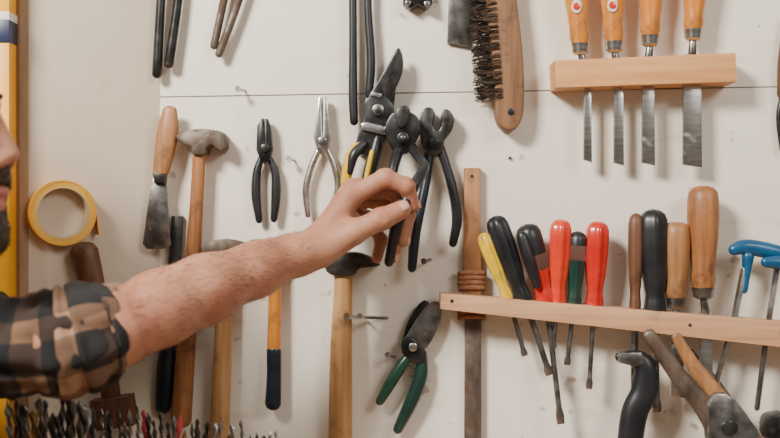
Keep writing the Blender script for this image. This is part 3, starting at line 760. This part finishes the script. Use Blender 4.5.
obj_from(V,Q,'head',['skin','lip'],man,lipm)
def haircap(name,build,h=.0018,amp=.003,fr=330,mat='hair'):
    f=Field(hp(-.16,-.12,-.20),hp(.15,.12,.19),h); build(f); V,Q=f.mesh()
    V=np.array([Vector(v)+noise.noise_vector(Vector(v)*fr)*amp for v in V])
    obj_from(V,Q,name,[mat],man)
def beard(f):
    f.ell(hp(.041,0,-.046),(.071,.062,.073),.01); f.cap(hp(.087,-.012,-.101),hp(.087,.012,-.101),.0225,.0225,.02)
    f.cap(hp(.098,-.024,-.053),hp(.104,0,-.047),.0055,.0062,.006); f.cap(hp(.104,0,-.047),hp(.098,.024,-.053),.0062,.0055,.006)
    for sy in (-1,1): f.cap(hp(.0,sy*.066,.0),hp(.03,sy*.06,-.08),.010,.012,.01)
    f.ell(hp(.075,0,.002),(.07,.085,.041),.004,'s')
    f.ell(hp(.110,0,-.066),(.022,.021,.0135),.003,'s')
    f.ell(hp(-.07,0,.02),(.06,.12,.12),.004,'s')
haircap('beard',beard)
wb=B('whiskers'); random.seed(9)
bo=bpy.data.objects['beard'].data; pol=[p for p in bo.polygons]
for i in range(1800):
    p=pol[random.randrange(len(pol))]; c=p.center; n=p.normal
    if (c.x-H0.x)<.03: continue
    d=(n*.8+Vector((.1,0,-.7))+Vector((random.uniform(-.4,.4),random.uniform(-.4,.4),random.uniform(-.3,.3)))).normalized()
    L=random.uniform(.004,.009); r=.00018; s1=d.orthogonal().normalized(); s2=d.cross(s1); q=c-n*.001
    wb.add([q+s1*r,q-s1*.5*r+s2*.87*r,q-s1*.5*r-s2*.87*r,q+d*L],[(0,1,3),(1,2,3),(2,0,3)],'hair')
wb.done(man)
def hair(f):
    f.ell(hp(-.020,0,.055),(.106,.085,.104),.01)
    f.ell(hp(.090,0,.005),(.085,.12,.075),.01,'s'); f.ell(hp(-.01,0,-.085),(.13,.12,.07),.01,'s')
haircap('hair',hair,amp=.006,fr=120)
for sy in (-1,1):
    for nm,c,r,mt in (('eyeball',(.083,sy*.032,.003),.0118,'eye'),('iris',(.0895,sy*.032,.002),.0062,'iris')):
        b=B(nm); b.sweep([Vector(hp(*c))+Vector((r*math.sin(a),0,0)) for a in np.linspace(-1.5,1.5,12)],[(r*math.cos(a),)*2 for a in np.linspace(-1.5,1.5,12)],mt,rnd=(False,False)); b.done(man)
    b=B('eyebrow'); b.sweep([Vector(hp(.092,sy*.016,.026)),Vector(hp(.094,sy*.030,.031)),Vector(hp(.083,sy*.048,.026))],[(.003,.004)]*3,'hair'); b.done(man)
# ---------------------------------------------------------------- light, world, camera
def area(name,loc,target,size,power,col):
    ld=bpy.data.lights.new(name,'AREA'); ld.shape='RECTANGLE'; ld.size=size[0]; ld.size_y=size[1]; ld.energy=power; ld.color=col
    o=bpy.data.objects.new(name,ld); bpy.context.collection.objects.link(o); o.location=loc
    o.rotation_euler=(Vector(target)-Vector(loc)).to_track_quat('-Z','Y').to_euler(); return o
area('window_light',(-1.15,-1.6,2.7),(.15,0,1.5),(.5,.45),100,(1,.95,.86))
area('ceiling_light',(1.4,-2.0,2.7),(.2,0,1.5),(.9,.7),24,(1,.95,.88))
wd=bpy.data.worlds.new('world'); bpy.context.scene.world=wd; wd.use_nodes=True
nt=wd.node_tree; bg=nt.nodes['Background']
tc=nt.nodes.new('ShaderNodeTexCoord'); sp=nt.nodes.new('ShaderNodeSeparateXYZ'); r=nt.nodes.new('ShaderNodeValToRGB')
n=nt.nodes.new('ShaderNodeTexNoise'); n.inputs['Scale'].default_value=2.2; n.inputs['Detail'].default_value=2  # bright and dim blotches added to the world to vary metal reflections
mr=nt.nodes.new('ShaderNodeMapRange'); mr.inputs[1].default_value=.38; mr.inputs[2].default_value=.62; mr.inputs[3].default_value=.45; mr.inputs[4].default_value=1.45
mx=nt.nodes.new('ShaderNodeMix'); mx.data_type='RGBA'; mx.blend_type='MULTIPLY'; mx.inputs[0].default_value=1
L=nt.links.new
L(tc.outputs['Generated'],sp.inputs[0]); L(sp.outputs[2],r.inputs[0]); L(tc.outputs['Generated'],n.inputs['Vector']); L(n.outputs['Fac'],mr.inputs[0])
L(r.outputs[0],mx.inputs[6]); L(mr.outputs[0],mx.inputs[7]); L(mx.outputs[2],bg.inputs[0])
r.color_ramp.elements[0].position=0.0; r.color_ramp.elements[0].color=(.42,.36,.29,1); r.color_ramp.elements[1].position=.7; r.color_ramp.elements[1].color=(1,.96,.89,1)
bg.inputs[1].default_value=.55
cd=bpy.data.cameras.new('camera'); cd.lens=50; cd.sensor_width=36; cam=bpy.data.objects.new('camera',cd); bpy.context.collection.objects.link(cam)
cam.location=(0,-D,ZC); cam.rotation_euler=(math.pi/2,0,0); cd.clip_start=.02
cd.dof.use_dof=True; cd.dof.focus_distance=1.28; cd.dof.aperture_fstop=3.2
bpy.context.scene.camera=cam
